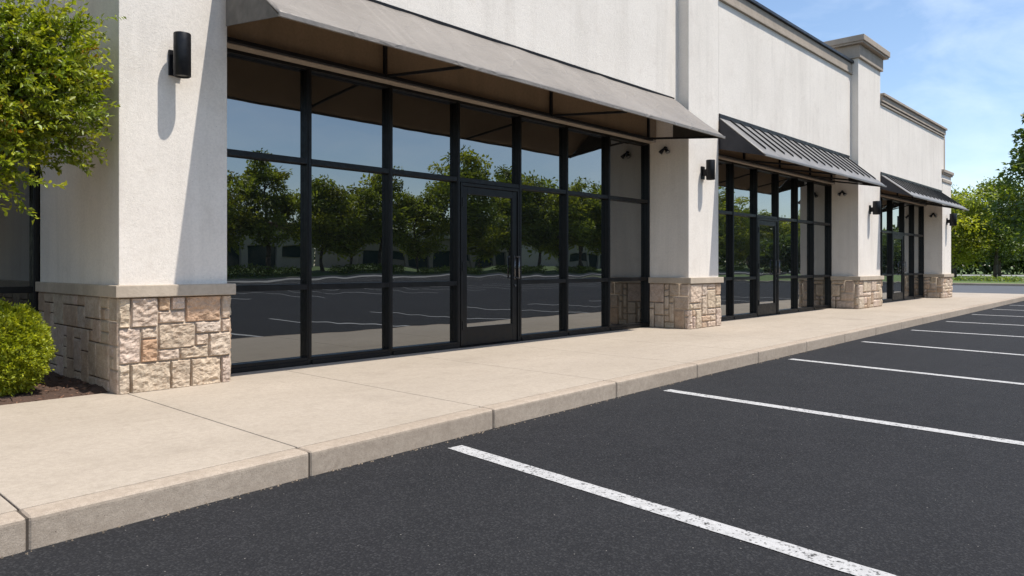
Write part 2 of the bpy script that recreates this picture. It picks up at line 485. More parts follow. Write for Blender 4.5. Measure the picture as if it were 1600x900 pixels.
# mulch bed with loose chips
def bed():
    xs = np.linspace(-9, 2.6, 150); ys = np.linspace(6.92, 9.0, 50)
    X, Y = np.meshgrid(xs, ys, indexing='ij')
    Z = np.zeros_like(X)
    for i in range(X.shape[0]):
        for j in range(X.shape[1]):
            e = min(1, (Y[i, j]-6.92)/0.15)
            Z[i, j] = 0.125 + 0.05*e + 0.03*mnoise.noise(Vector((X[i, j]*2.3, Y[i, j]*2.3, 1))) + 0.018*mnoise.noise(Vector((X[i, j]*9, Y[i, j]*9, 4)))
    V = np.stack([X, Y, Z], -1).reshape(-1, 3); ny = len(ys)
    i, j = np.meshgrid(np.arange(len(xs)-1), np.arange(ny-1), indexing='ij'); a = (i*ny+j).ravel()
    F = np.stack([a, a+ny, a+ny+1, a+1], 1)
    T = np.full((len(V), 3), 0.8)
    n = 9000
    r = np.random.RandomState(3)
    px = r.uniform(-2.5, 2.3, n); py = r.uniform(6.91, 9.0, n)
    pz = 0.17 + 0.03*np.array([mnoise.noise(Vector((x*2.3, y*2.3, 1))) for x, y in zip(px, py)]) + r.uniform(-0.005, 0.012, n)
    pz -= np.clip((7.07-py)/0.15, 0, 1)*0.05
    P = np.stack([px, py, pz], 1)
    D = r.normal(0, 1, (n, 3)); D[:, 2] *= 0.35
    N = r.normal(0, 0.5, (n, 3)); N[:, 2] += 1
    tv = r.uniform(0.4, 3.2, (n, 1))*np.array([[1.0, 0.92, 0.85]])
    V2, F2, T2 = leaf_arrays(P, D, N, r.uniform(0.015, 0.06, n), r.uniform(0.006, 0.016, n), tv, 0.1)
    F4 = np.stack([np.arange(n)*4, np.arange(n)*4+1, np.arange(n)*4+2, np.arange(n)*4+3], 1)
    return arr_mesh('mulch_bed', np.concatenate([V, V2]), np.concatenate([F, F4+len(V)]), np.concatenate([T, T2]))
struct(link('mulch_bed', bed(), M['mulch']), 'dark brown bark mulch at the foot of the first pillar')

# parking stall lines
def stripe(name, x0, y0, x1, y1, w, label, group):
    d = Vector((x1-x0, y1-y0, 0)); ln = d.length; d.normalize(); s = Vector((-d.y, d.x, 0))
    n = max(2, int(ln/0.08)); V, F = [], []
    for i in range(n+1):
        p = Vector((x0, y0, 0.004)) + d*ln*i/n
        for sg in (-1, 1):
            j = 0.004*mnoise.noise(Vector((p.x*6+sg*7, p.y*14, x0)))
            V.append(tuple(p + s*sg*(w/2+j)))
    F = [(2*i, 2*i+1, 2*i+3, 2*i+2) for i in range(n)]
    me = bpy.data.meshes.new(name); me.from_pydata(V, [], F)
    return tag(link(name, me, M['paint']), label, 'parking line', group, 'structure')
GL = 'white stall lines in front of the shops'
rows = [(3.43, 3.72, 0.099, 'broad speckled white stall line closest to the camera, starting below the kerb'),
        (6.45, 3.86, 0.08, 'worn white stall line that starts just past the kerb joint before the second pillar'),
        (9.74, 3.93, 0.15, 'clean white stall line level with the first shop door'),
        (12.80, 3.96, 0.18, 'thin white stall line level with the second pillar'),
        (15.77, 3.98, 0.10, 'thin white stall line level with the second shop door'),
        (18.75, 4.02, 0.10, 'short white stall line level with the third pillar'),
        (21.95, 4.12, 0.10, 'far white stall line just past the third pillar'),
        (25.0, 4.18, 0.10, 'far white stall line level with the third shop door'),
        (28.0, 4.22, 0.10, 'faint white stall line level with the last pillar')]
for x, y, k, lab in rows:
    stripe('parking_line', x, y, x-k*5.6, y-5.6, 0.125, lab, GL)
for x in (0.2, -2.9):
    stripe('parking_line', x-0.3, 1.2, x-0.5, -2.0, 0.125, 'white stall line mirrored at the foot of the dark glass', 'white stall lines behind the camera')
for r0, r1 in ((-11, -16), (-16, -21), (-33, -38), (-38, -43)):
    for i in range(30):
        stripe('parking_line', 4+i*3.1, r0, 4+i*3.1, r1+0.15, 0.12, 'pale stall line mirrored in the dark shop glass', 'white stall lines across the parking lot')

# ------------------------------------------------------------------ the building
bld = thing('retail_building', 'long cream stucco shop building with stone-based pillars and dark glass shopfronts', 'building')
P1, P2, P3, P4 = 6.72, 6.38, 6.20, 6.197
W1 = 6.62

def pattern_random(w, h, seed, cell=0.108):
    rnd = random.Random(seed)
    nx, nz = max(2, round(w/cell)), max(2, round(h/cell))
    occ = [[0]*nz for _ in range(nx)]; out = []
    for j in range(nz):
        for i in range(nx):
            if occ[i][j]: continue
            a, b = rnd.choice([(1,1),(2,1),(3,1),(2,2),(3,2),(2,2),(3,3),(1,2),(4,2),(2,3),(3,1),(4,3)])
            k = 0
            while k < a and i+k < nx and not occ[i+k][j]: k += 1
            a = k
            m = 0
            while m < b and j+m < nz and all(not occ[i+q][j+m] for q in range(a)): m += 1
            b = m
            for p in range(a):
                for q in range(b): occ[i+p][j+q] = 1
            out.append((i/nx, (i+a)/nx, j/nz, (j+b)/nz))
    return out
FRONT1 = [(0,.10,0,.317),(.10,.33,0,.317),(.33,.44,0,.155),(.44,.57,0,.15),(.33,.57,.155,.29),(.57,.905,0,.29),(.905,1,0,.27),
          (0,.185,.317,.687),(.185,.33,.317,.44),(.185,.33,.44,.687),(.33,.66,.29,.565),(.66,.905,.29,.42),(.905,1,.27,.42),
          (.66,.785,.42,.55),(.33,.52,.565,.687),(.52,.785,.55,.687),(.785,1,.42,.687),
          (0,.10,.687,1),(.10,.44,.687,1),(.44,.62,.687,1),(.62,.905,.687,1),(.905,1,.687,1)]
WARM = {5: (0.96, 0.78, 0.64), 2: (0.85, 0.72, 0.58), 9: (0.90, 0.70, 0.55), 6: (0.95, 0.90, 0.84)}

def stone_face(origin, ux, out_dir, w, h, rects, seed, res, amp, warm=None, tone=1.0):
    """split-faced ashlar blocks over one side; v runs down from the top"""
    rnd = random.Random(seed); o = Vector(origin); U = Vector(ux); N = Vector(out_dir); Z = Vector((0, 0, 1))
    V, F, T = [], [], []
    for k, (u0, u1, v0, v1) in enumerate(rects):
        m = 0.0032
        a0, a1 = u0*w+m, u1*w-m; b0, b1 = (1-v1)*h+m, (1-v0)*h-m
        nu, nv = max(3, int((a1-a0)/res)), max(3, int((b1-b0)/res))
        t = rnd.uniform(0.90, 1.05)
        tn = (t*rnd.uniform(0.99, 1.03), t*rnd.uniform(0.95, 1.0), t*rnd.uniform(0.88, 0.97))
        if rnd.random() < 0.15 and warm is None: tn = (t*0.88, t*0.78, t*0.68)
        if warm and k in warm: tn = warm[k]
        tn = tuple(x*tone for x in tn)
        q_ = min(1, amp/0.018); lift = rnd.uniform(-0.004, 0.008)*q_; tilt = rnd.uniform(-0.02, 0.02)*q_; ph = rnd.uniform(0, 50)
        base = len(V)
        for i in range(nu+1):
            for j in range(nv+1):
                a = a0+(a1-a0)*i/nu; b = b0+(b1-b0)*j/nv
                e = min(a-a0, a1-a, b-b0, b1-b)
                wob = 0.004*mnoise.noise(Vector((a*14, b*14, ph)))
                fe = min(1, max(0, e/0.010)); fe = 1-(1-fe)**2
                q = Vector((a*9, b*13, ph))
                rid = mnoise.ridged_multi_fractal(q, 0.9, 2.1, 4, 1.0, 2.0)*0.32 - 0.3
                fr = mnoise.fractal(Vector((a*22, b*26, ph)), 0.8, 2.2, 4)*0.35
                d = (0.012*q_ + lift + tilt*(b-b0))*fe + amp*fe*(rid+fr) - 0.012*(1-fe)
                edge = i in (0, nu) or j in (0, nv)
                if edge: d = -0.014 if amp > 0.0055 else -0.0075
                p = o + U*(a+(wob if not edge else 0)) + Z*b + N*d
                V.append(tuple(p)); T.append(tn)
        for i in range(nu):
            for j in range(nv):
                c = base+i*(nv+1)+j
                F.append((c, c+nv+1, c+nv+2, c+1))
    return V, F, T

def stone_base(x0, x1, y0, y1, z1, parent, faces, seed, res, amp, yr):
    z0 = WALK_Z-0.01
    V, F, T = [], [], []
    h = z1-z0
    specs = {'front': ((x0, y0, z0), (1, 0, 0), (0, -1, 0), x1-x0), 'left': ((x0, y1, z0), (0, -1, 0), (-1, 0, 0), y1-y0), 'right': ((x1, y0, z0), (0, 1, 0), (1, 0, 0), yr-y0)}
    for nme, pat, warm, am, tone in faces:
        o, u, nn, w = specs[nme]
        rects = pat or pattern_random(w, h, seed+len(nme))
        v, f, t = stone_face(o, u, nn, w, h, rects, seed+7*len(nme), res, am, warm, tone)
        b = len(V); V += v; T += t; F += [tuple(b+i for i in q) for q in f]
    core = MB().box(x0+0.009, x1-0.009, y0+0.009, min(y1, yr), z0, z1)
    ob = len(V)
    V += core.v; F += [tuple(ob+i for i in q) for q in core.f]; T += [(1, 1, 1)]*8
    me = arr_mesh('stone_base', V, F, np.array(T))
    o = link('stone_base', me, M['stone'], parent)
    me.materials.append(M['mortar'])
    for p in me.polygons:
        if p.index >= len(F)-6: p.material_index = 1
        else: p.use_smooth = False
    bm = bmesh.new(); bm.from_mesh(me); bm.faces.ensure_lookup_table()
    bm.to_mesh(me); bm.free()
    return o

def pillar(x0, x1, yf, yb, zc, ztop, ov, faces, seed, res, amp, yl, yr, label=None, capth=0.105):
    sh = MB().box(x0, x1, yf+0.03, yb, zc-0.06, ztop).build('pillar', M['stucco'], bld, 0.008, 2)
    if label: sh['label'] = label
    stone_base(x0-ov, x1+ov, yf, yl, zc-capth, sh, faces, seed, res, amp, yr)
    cp = MB(); ym = min(yl, yr)-0.002
    if yl > yr:
        out = [(x0-ov-0.03, yf-0.045), (x1+ov+0.035, yf-0.045), (x1+ov+0.035, ym), (x0+0.05, ym), (x0+0.05, yl-0.002), (x0-ov-0.03, yl-0.002)]
    elif yr > yl:
        out = [(x0-ov-0.03, yf-0.045), (x1+ov+0.035, yf-0.045), (x1+ov+0.035, yr-0.002), (x1-0.05, yr-0.002), (x1-0.05, ym), (x0-ov-0.03, ym)]
    n_ = len(out)
    cp.v = [(x, y, zc-capth) for x, y in out] + [(x, y, zc) for x, y in out]
    cp.f = [tuple(range(n_)), tuple(range(n_, 2*n_))] + [(i, (i+1) % n_, n_+(i+1) % n_, n_+i) for i in range(n_)]
    cp.build('base_cap', M['capstone'], sh, 0.008, 2)
    return sh

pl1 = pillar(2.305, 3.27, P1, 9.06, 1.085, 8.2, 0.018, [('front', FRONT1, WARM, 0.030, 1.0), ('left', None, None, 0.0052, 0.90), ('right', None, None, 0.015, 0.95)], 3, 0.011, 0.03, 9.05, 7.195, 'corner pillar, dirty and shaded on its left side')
pl2 = pillar(11.45, 12.55, P2, 7.5, 1.05, 8.2, 0.03, [('front', None, None, 0.022, 1.0), ('left', None, None, 0.012, 1.0), ('right', None, None, 0.012, 1.0)], 21, 0.02, 0.02, 7.195, 6.895)
pl3 = pillar(19.80, 21.62, P3, 7.3, 0.99, 6.62, 0.06, [('front', None, None, 0.02, 1.0), ('left', None, None, 0.014, 1.0), ('right', None, None, 0.012, 1.0)], 33, 0.035, 0.02, 6.895, 6.795)
pl4 = pillar(28.50, 29.75, P4, 7.3, 0.98, 4.50, 0.06, [('front', None, None, 0.02, 1.0), ('left', None, None, 0.014, 1.0), ('right', None, None, 0.012, 1.0)], 45, 0.04, 0.02, 6.795, 7.2)

def crown_cap(x0, x1, y0, y1, z0, steps, parent):
    mb = MB(); z = z0
    for i, (o, h) in enumerate(steps):
        mb.box(x0-o, x1+o, y0-o, y1+o, z, z+h); z += h
    return mb.build('pillar_cap', M['trim'], parent, 0.012, 2)
crown_cap(19.80, 21.62, P3+0.03, 8.2, 6.60, [(0.06, 0.34), (0.17, 0.05), (0.20, 0.15)], pl3)
crown_cap(28.50, 29.75, P4+0.03, 7.4, 4.16, [(0.03, 0.10), (-0.01, 0.16), (0.05, 0.06), (0.08, 0.10)], pl4)

# upper walls
def upper_wall(x0, x1, yw, yrec, z0, za, zt):
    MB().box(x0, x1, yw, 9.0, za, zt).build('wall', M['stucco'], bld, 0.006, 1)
    MB().box(x0, x1, yrec, 8.99, z0, za-0.003).build('header', M['header'], bld, 0.006, 1)  # recessed strip, darker and browner than the stucco above
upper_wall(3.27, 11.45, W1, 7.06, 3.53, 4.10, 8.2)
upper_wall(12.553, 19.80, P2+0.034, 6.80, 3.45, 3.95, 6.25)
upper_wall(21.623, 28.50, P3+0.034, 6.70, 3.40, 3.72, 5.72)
MB().box(28.503, 28.72, P3+0.034, 8.9, 4.5, 5.72).build('wall', M['stucco'], bld, 0.006, 1)
MB().box(28.723, 28.98, P4+0.05, 8.9, 4.5, 5.72).build('wall', M['trim'], bld, 0.004, 1)
MB().box(-11, 2.302, 8.85, 9.3, 3.45, 6.5).build('wall', M['stucco'], bld, 0.006, 1)
MB().box(-11, 29.7, 10.2, 34, 0.0, 5.5).build('wall', M['stucco'], bld)
MB().box(-10.9, 29.6, 9.35, 33.9, 5.501, 5.60).build('roof', M['roof'], bld)
# blank black backing behind the glass
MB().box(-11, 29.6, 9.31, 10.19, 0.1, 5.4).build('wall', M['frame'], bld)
# header strips (tan trim) over each shopfront
def header(x0, x1, y0, y1, z):
    MB().box(x0, x1, y0-0.015, y1, z-0.05, z-0.003).build('header_trim', M['trim'], bld, 0.004, 1)
def cornice(x0, x1, yw, z0, steps, metal):
    mb = MB(); z = z0
    for o, h in steps:
        mb.box(x0, x1, yw-o, yw+0.5, z, z+h); z += h
    c = mb.build('cornice', M['trim'], bld, 0.006, 1)
    MB().box(x0, x1+0.02, yw-steps[-1][0]-0.05, yw+0.55, z+0.002, z+0.07).build('coping', M['coping'] if metal else M['trim'], c, 0.006, 1)
cornice(12.553, 19.797, P2+0.034, 6.20, [(0.05, 0.06), (0.03, 0.22)], True)
cornice(21.623, 28.74, P3+0.034, 5.70, [(0.04, 0.05), (0.02, 0.03), (0.06, 0.16)], False)
cornice(3.27, 11.447, W1, 8.0, [(0.05, 0.06), (0.03, 0.22)], True)

# ------------------------------------------------------------------ shopfronts
def storefront(xs, ys, zs, door_bay, zb=WALK_Z, name_door=True):
    """xs: mullion centres, zs = (sill top, low transom, high transom, head)"""
    mw = 0.058; dp = 0.115; gy = ys+0.075
    z0, zl, zh, zt = zs
    fr = MB()
    for i, x in enumerate(xs):
        a = x if i == 0 else x-mw/2; b = x+mw if i == 0 else (x if i == len(xs)-1 else x+mw/2)
        if i == len(xs)-1: a = x-mw
        fr.box(a, b, ys, ys+dp, zb, zt)
        fr.box(a+0.012, b-0.012, ys-0.010, ys, zb+0.07, zt-0.05)
    for i in range(len(xs)-1):
        a = xs[i]+(mw if i == 0 else mw/2); b = xs[i+1]-(mw if i == len(xs)-2 else mw/2)
        fr.box(a, b, ys+0.002, ys+dp-0.002, zt-0.06, zt-0.001)
        fr.box(a, b, ys+0.002, ys+dp-0.002, zh-0.032, zh+0.032)
        if i != door_bay:
            fr.box(a, b, ys+0.002, ys+dp-0.002, zl-0.032, zl+0.032)
            fr.box(a, b, ys+0.002, ys+dp-0.002, zb+0.001, z0)
            fr.box(a-0.004, b+0.004, ys-0.02, ys, zb+0.001, z0-0.035)
        else:
            fr.box(a, b, ys-0.03, ys+dp+0.02, zb+0.001, zb+0.014)
    sf = fr.build('storefront_frame', M['frame'], bld, 0.004, 1)
    for i in range(len(xs)-1):
        a = xs[i]+0.02; b = xs[i+1]-0.02
        gl = MB()
        zz = [(z0-0.01, zl-0.02), (zl+0.02, zh-0.02), (zh+0.02, zt-0.03)]
        if i == door_bay: zz = zz[2:]
        for za, zc in zz: gl.box(a, b, gy, gy+0.02, za, zc)
        gl.build('glass_panel', M['glass'], sf)
    if door_bay is None: return sf
    a = xs[door_bay]+mw/2+0.004; b = xs[door_bay+1]-mw/2-0.004
    yd = ys+0.018
    zt_d = zh-0.032-0.004
    zd0 = zb+0.018
    zj = zt_d-0.045
    MB().box(a, a+0.03, yd-0.028, yd+0.07, zd0, zt_d).box(b-0.03, b, yd-0.028, yd+0.07, zd0, zt_d).box(a+0.03, b-0.03, yd-0.028, yd+0.07, zj, zt_d).build('door_frame', M['frame'], bld, 0.003, 1)
    a += 0.034; b -= 0.034
    st = 0.095
    d = MB()
    d.box(a, a+st, yd-0.012, yd+0.04, zd0, zj-0.004).box(b-st, b, yd-0.012, yd+0.04, zd0, zj-0.004)
    d.box(a+st, b-st, yd-0.011, yd+0.039, zj-0.105, zj-0.005).box(a+st, b-st, yd-0.011, yd+0.039, zd0+0.001, zd0+0.25)
    door = d.build('door', M['frame'], bld, 0.004, 1)
    MB().box(a+st-0.01, b-st+0.01, yd+0.012, yd+0.03, zd0+0.24, zj-0.1).build('door_glass', M['glass'], door)
    hx = b-st/2; h0, h1 = 1.07, 1.40
    hd = MB()
    hd.tube((hx, yd-0.095, h0), (hx, yd-0.095, h1), 0.0125, 12)
    for z in (h0+0.012, h1-0.012):
        hd.tube((hx, yd-0.012, z), (hx, yd-0.105, z), 0.0125, 12)
        hd.tube((hx, yd-0.012, z), (hx, yd-0.018, z), 0.022, 14)
    hd.box(hx-0.012, hx+0.012, yd-0.02, yd-0.012, h0-0.01, h1+0.01)
    hd.build('door_handle', M['handle'], door, 0, 2, True)
    MB().tube((hx, yd-0.012, 0.97), (hx, yd-0.028, 0.97), 0.017, 16).build('lock', M['handle'], door)
    for z in (0.45, 1.25, zj-0.22):
        MB().tube((a-0.002, yd-0.03, z-0.06), (a-0.002, yd-0.03, z+0.06), 0.011, 10).build('hinge', M['frame'], door)
    return sf

storefront([3.27, 4.44, 5.575, 6.71, 7.945, 9.05, 10.19, 11.45], 7.20, (0.235, 1.02, 2.42, 3.50), 3)
storefront([12.55, 13.04, 14.16, 15.28, 16.41, 17.53, 18.55, 19.80], 6.90, (0.235, 0.995, 2.345, 3.42), 3)
storefront([21.62, 22.7, 23.75, 24.8, 26.1, 27.25, 28.5], 6.80, (0.235, 0.98, 2.31, 3.37), 3)
storefront([-10.9, -8.5, -6.6, -5.2, -3.8, -2.4, -1.0, 0.25, 1.28, 2.30], 9.06, (0.235, 1.0, 2.42, 3.44), None, 0.12)
header(3.275, 11.447, 7.08, 7.30, 3.53)
header(12.556, 19.795, 6.82, 7.0, 3.45)
header(21.628, 28.49, 6.72, 6.9, 3.40)
header(-11, 2.30, 8.87, 9.2, 3.45)

# ------------------------------------------------------------------ awnings
def awning(label, x0, x1, yw, zw, ye, ze, lip, mat, frame_mat, br_xs, seams, zr, yr):
    t = thing('awning', label, 'awning', (x0, yw, zr), 'metal awnings over the shopfronts')
    # sloping sheet, real thickness, slightly dented
    nx, ny = int((x1-x0)/0.07), 14
    V, F = [], []
    th = 0.012
    amp = 0.010 if not seams else 0.0015
    sl = Vector((0, ye-yw, ze-zw)).normalized(); nrm = Vector((0, sl.z, -sl.y)) if sl.y < 0 else Vector((0, -sl.z, sl.y))
    for lay in (0, 1):
        for i in range(nx+1):
            for j in range(ny+1):
                x = x0+(x1-x0)*i/nx; f = j/ny
                d = amp*(mnoise.fractal(Vector((x*1.1, f*2.2, 3)), 0.9, 2.0, 4)) * min(1, 4*(1-f)+0.25)
                if not seams:
                    q = mnoise.noise(Vector((x*0.55+f*0.8, f*0.9, 9)))
                    d += 0.010*max(0, 1-abs(q)*9)*min(1, 3*(1-f)+0.1)
                p = Vector((x, yw+(ye-yw)*f, zw+(ze-zw)*f)) + nrm*(d - lay*th)
                V.append(tuple(p))
    k = (nx+1)*(ny+1)
    for i in range(nx):
        for j in range(ny):
            a = i*(ny+1)+j
            F.append((a, a+1, a+ny+2, a+ny+1)); F.append((k+a, k+a+ny+1, k+a+ny+2, k+a+1))
    for i in range(nx):
        for j in (0, ny):
            a = i*(ny+1)+j; b = a+ny+1; F.append((a, b, k+b, k+a))
    for j in range(ny):
        for i in (0, nx):
            a = i*(ny+1)+j; F.append((a, a+1, k+a+1, k+a))
    me = bpy.data.meshes.new('canopy'); me.from_pydata(V, [], F)
    bm = bmesh.new(); bm.from_mesh(me); bmesh.ops.recalc_face_normals(bm, faces=bm.faces); bm.to_mesh(me); bm.free()
    cn = link('canopy', me, mat, t, True)
    me.materials.append(M['underside'])
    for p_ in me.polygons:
        if p_.normal.z < -0.2: p_.material_index = 1  # downward faces take a darker, browner tone than the top
    if seams:
        L_ = math.hypot(ye-yw, ze-zw); ns = int((x1-x0)/seams)
        for i in range(1, ns+1):
            x = x0 + (x1-x0)*(i-0.0)/(ns+0.5)
            if x > x1-0.1: continue
            mb = MB(); f1 = 0.80; w = 0.011; hgt = 0.028
            a = Vector((0, yw, zw)); b = a + Vector((0, (ye-yw)*f1, (ze-zw)*f1))
            for s in (0,):
                base = len(mb.v)
                for P, hh in ((a, hgt), (b-sl*0.03, hgt), (b, 0.004)):
                    for xx in (-w, w):
                        mb.v.append((x+xx, P.y, P.z)); mb.v.append((x+xx, P.y+nrm.y*hh, P.z+nrm.z*hh))
                for q in (0, 4):
                    o = base+q
                    mb.f += [(o, o+1, o+5, o+4), (o+2, o+6, o+7, o+3), (o+1, o+3, o+7, o+5), (o, o+4, o+6, o+2)]
                mb.f += [(base, base+2, base+3, base+1), (base+8, base+9, base+11, base+10)]
            mb.build('seam', M['seam'], cn)
    if True:
        MB().prism([(yw-0.02, zw-0.015), (yw, zw-0.03), (yw, zw+(0.075 if seams else 0.035)), (yw-0.03, zw+(0.06 if seams else 0.02))], x0, x1).build('flashing', M['coping'], t)
    # drip edge along the front
    MB().prism([(ye-0.012, ze-lip), (ye+0.010, ze-lip), (ye+0.010, ze-0.012), (ye-0.012, ze+0.008)], x0-0.004, x1+0.004).build('fascia', frame_mat if seams else mat, t, 0.003, 1)
    # triangular end panels
    for x in (x0, x1):
        s = 1 if x == x0 else -1
        xa, xb = sorted((x+0.002*s, x+0.012*s))
        MB().prism([(yw, zr), (yw, zw-0.02), (ye+0.012, ze-0.015), (ye+0.012, ze-lip+0.004)], xa, xb).build('end_panel', M['coping'] if seams else M['endp'], t)
    # steel frame
    MB().box(max(x0, x0+0.1)+0.02, x1-0.02, yr-0.055, yr-0.004, zr-0.01, zr+0.035).build('wall_rail', M['black'], t, 0.004, 1)
    for x in br_xs:
        mb = MB()
        f = 0.05/abs(ye-yw)
        mb.box(x-0.019, x+0.019, yr-0.045, yr-0.006, zr+0.037, zw-0.06)
        mb.tube((x, yr-0.05, zr+0.015), (x, ye+0.03, ze-lip*0.6), 0.019, 8)
        mb.build('bracket', M['black'], t)
    return t
M['endp'] = mat_metal('dark_end_sheet', (0.10, 0.095, 0.09), (0.06, 0.058, 0.055), 0.4, 0.4, 4, 0.3)
awning('plain taupe sheet awning with a dented top over the widest shopfront', 3.19, 11.28, W1-0.004, 4.17, 5.65, 3.40, 0.035, M['taupe'], M['taupe'], (5.36, 8.45, 11.15), 0, 3.50, 7.06)
awning('charcoal ribbed awning over the middle shopfront between second and third pillars', 12.57, 19.62, P2+0.03, 4.02, 5.52, 3.24, 0.03, M['charcoal'], M['charcoal'], (14.4, 16.2, 18.0, 19.45), 0.43, 3.43, 6.80)
awning('charcoal ribbed awning over the farthest shopfront beside the last pillar', 21.64, 28.35, P3+0.03, 3.78, 5.42, 3.14, 0.03, M['charcoal'], M['charcoal'], (23.2, 24.9, 26.6, 28.1), 0.43, 3.38, 6.70)

# ------------------------------------------------------------------ wall lamps and floodlights
def wall_lamp(x, yw, z0, z1, r, off, label):
    t = thing('wall_lamp', label, 'wall lamp', (x, yw, z0), 'black cylinder lamps on the pillars')
    y = yw-off
    c = MB(); n = 28
    # open-ended tube with a rim
    prof = [(r*0.80, z0+0.02), (r*0.9, z0), (r, z0+0.006), (r, z1-0.006), (r*0.96, z1), (r*0.84, z1), (r*0.82, z1-0.025)]
    b = 0
    for rr, zz in prof:
        for i in range(n):
            a = 2*math.pi*i/n; c.v.append((x+rr*math.cos(a), y+rr*math.sin(a), zz))
    for k in range(len(prof)-1):
        for i in range(n):
            j = (i+1) % n; c.f.append((k*n+i, k*n+j, (k+1)*n+j, (k+1)*n+i))
    c.build('shade', M['black'], t, 0, 1, True)
    MB().tube((x, y, z0+0.018), (x, y, z0+0.026), r*0.79, 24).build('lens', M['lens'], t)
    MB().tube((x, y, z1-0.032), (x, y, z1-0.022), r*0.81, 24).build('top_lens', M['lens'], t)
    zm = z0+(z1-z0)*0.38
    MB().box(x-0.058, x+0.058, yw-0.026, yw-0.001, zm-0.115, zm+0.115).build('back_plate', M['black'], t, 0.005, 2)
    MB().box(x-0.03, x+0.03, y+r*0.85, yw-0.026, zm-0.06, zm+0.06).build('arm', M['black'], t, 0.006, 2)
F_ = 0.03
wall_lamp(2.775, P1+F_, 2.94, 3.325, 0.073, 0.165, 'black cylinder lamp on the nearest corner pillar beside the leafy tree')
wall_lamp(11.93, P2+F_, 2.79, 3.14, 0.078, 0.165, 'black cylinder lamp on the pillar between the first two shopfronts')
wall_lamp(20.70, P3+F_, 2.62, 2.97, 0.10, 0.18, 'black cylinder lamp on the tall capped pillar')
wall_lamp(29.10, P4+F_, 2.66, 3.08, 0.11, 0.20, 'black cylinder lamp on the last pillar in front of trees')

def floodlight(x, y, z, label, s=1.0):
    t = thing('floodlight', label, 'floodlight', (x, y, z), 'small black floodlights under the awnings')
    MB().tube((x-0.001, y, z), (x-0.03*s, y, z), 0.045*s, 16).build('mount', M['black'], t)
    for dy in (-0.075, 0.06):
        p = Vector((x-0.05*s, y+dy*0.3*s, z-0.01*s)); q = p + Vector((-0.035, dy*1.0, -0.085))*s
        hd = MB().tube(p, q, 0.022*s, 12, 0.05*s).tube(q, q+(q-p)*0.25, 0.05*s, 14, 0.05*s).tube((x-0.02*s, y, z), p+(q-p)*0.15, 0.012*s, 8).build('lamp_head', M['black'], t, 0, 1, True)
        q2 = q+(q-p)*0.251
        MB().tube(q2, q2+(q-p)*0.03, 0.042*s, 14).build('lens', M['lens'], hd)
floodlight(11.45, 6.87, 3.36, 'small black twin-head floodlight under the taupe awning', 0.75)
floodlight(19.80, 6.62, 3.19, 'small black twin-head floodlight under the middle charcoal awning', 0.8)
floodlight(28.50, 6.5, 3.06, 'small black twin-head floodlight under the far charcoal awning', 0.85)

# ------------------------------------------------------------------ vegetation
def rand_dirs(r, n):
    return unit(r.normal(0, 1, (n, 3)))

def limb_tubes(mb, pts, r0, r1, n=8):
    m = len(pts)-1
    for i in range(m):
        a = r0+(r1-r0)*i/m; b = r0+(r1-r0)*(i+1)/m
        mb.tube(pts[i], pts[i+1], a, n, b)

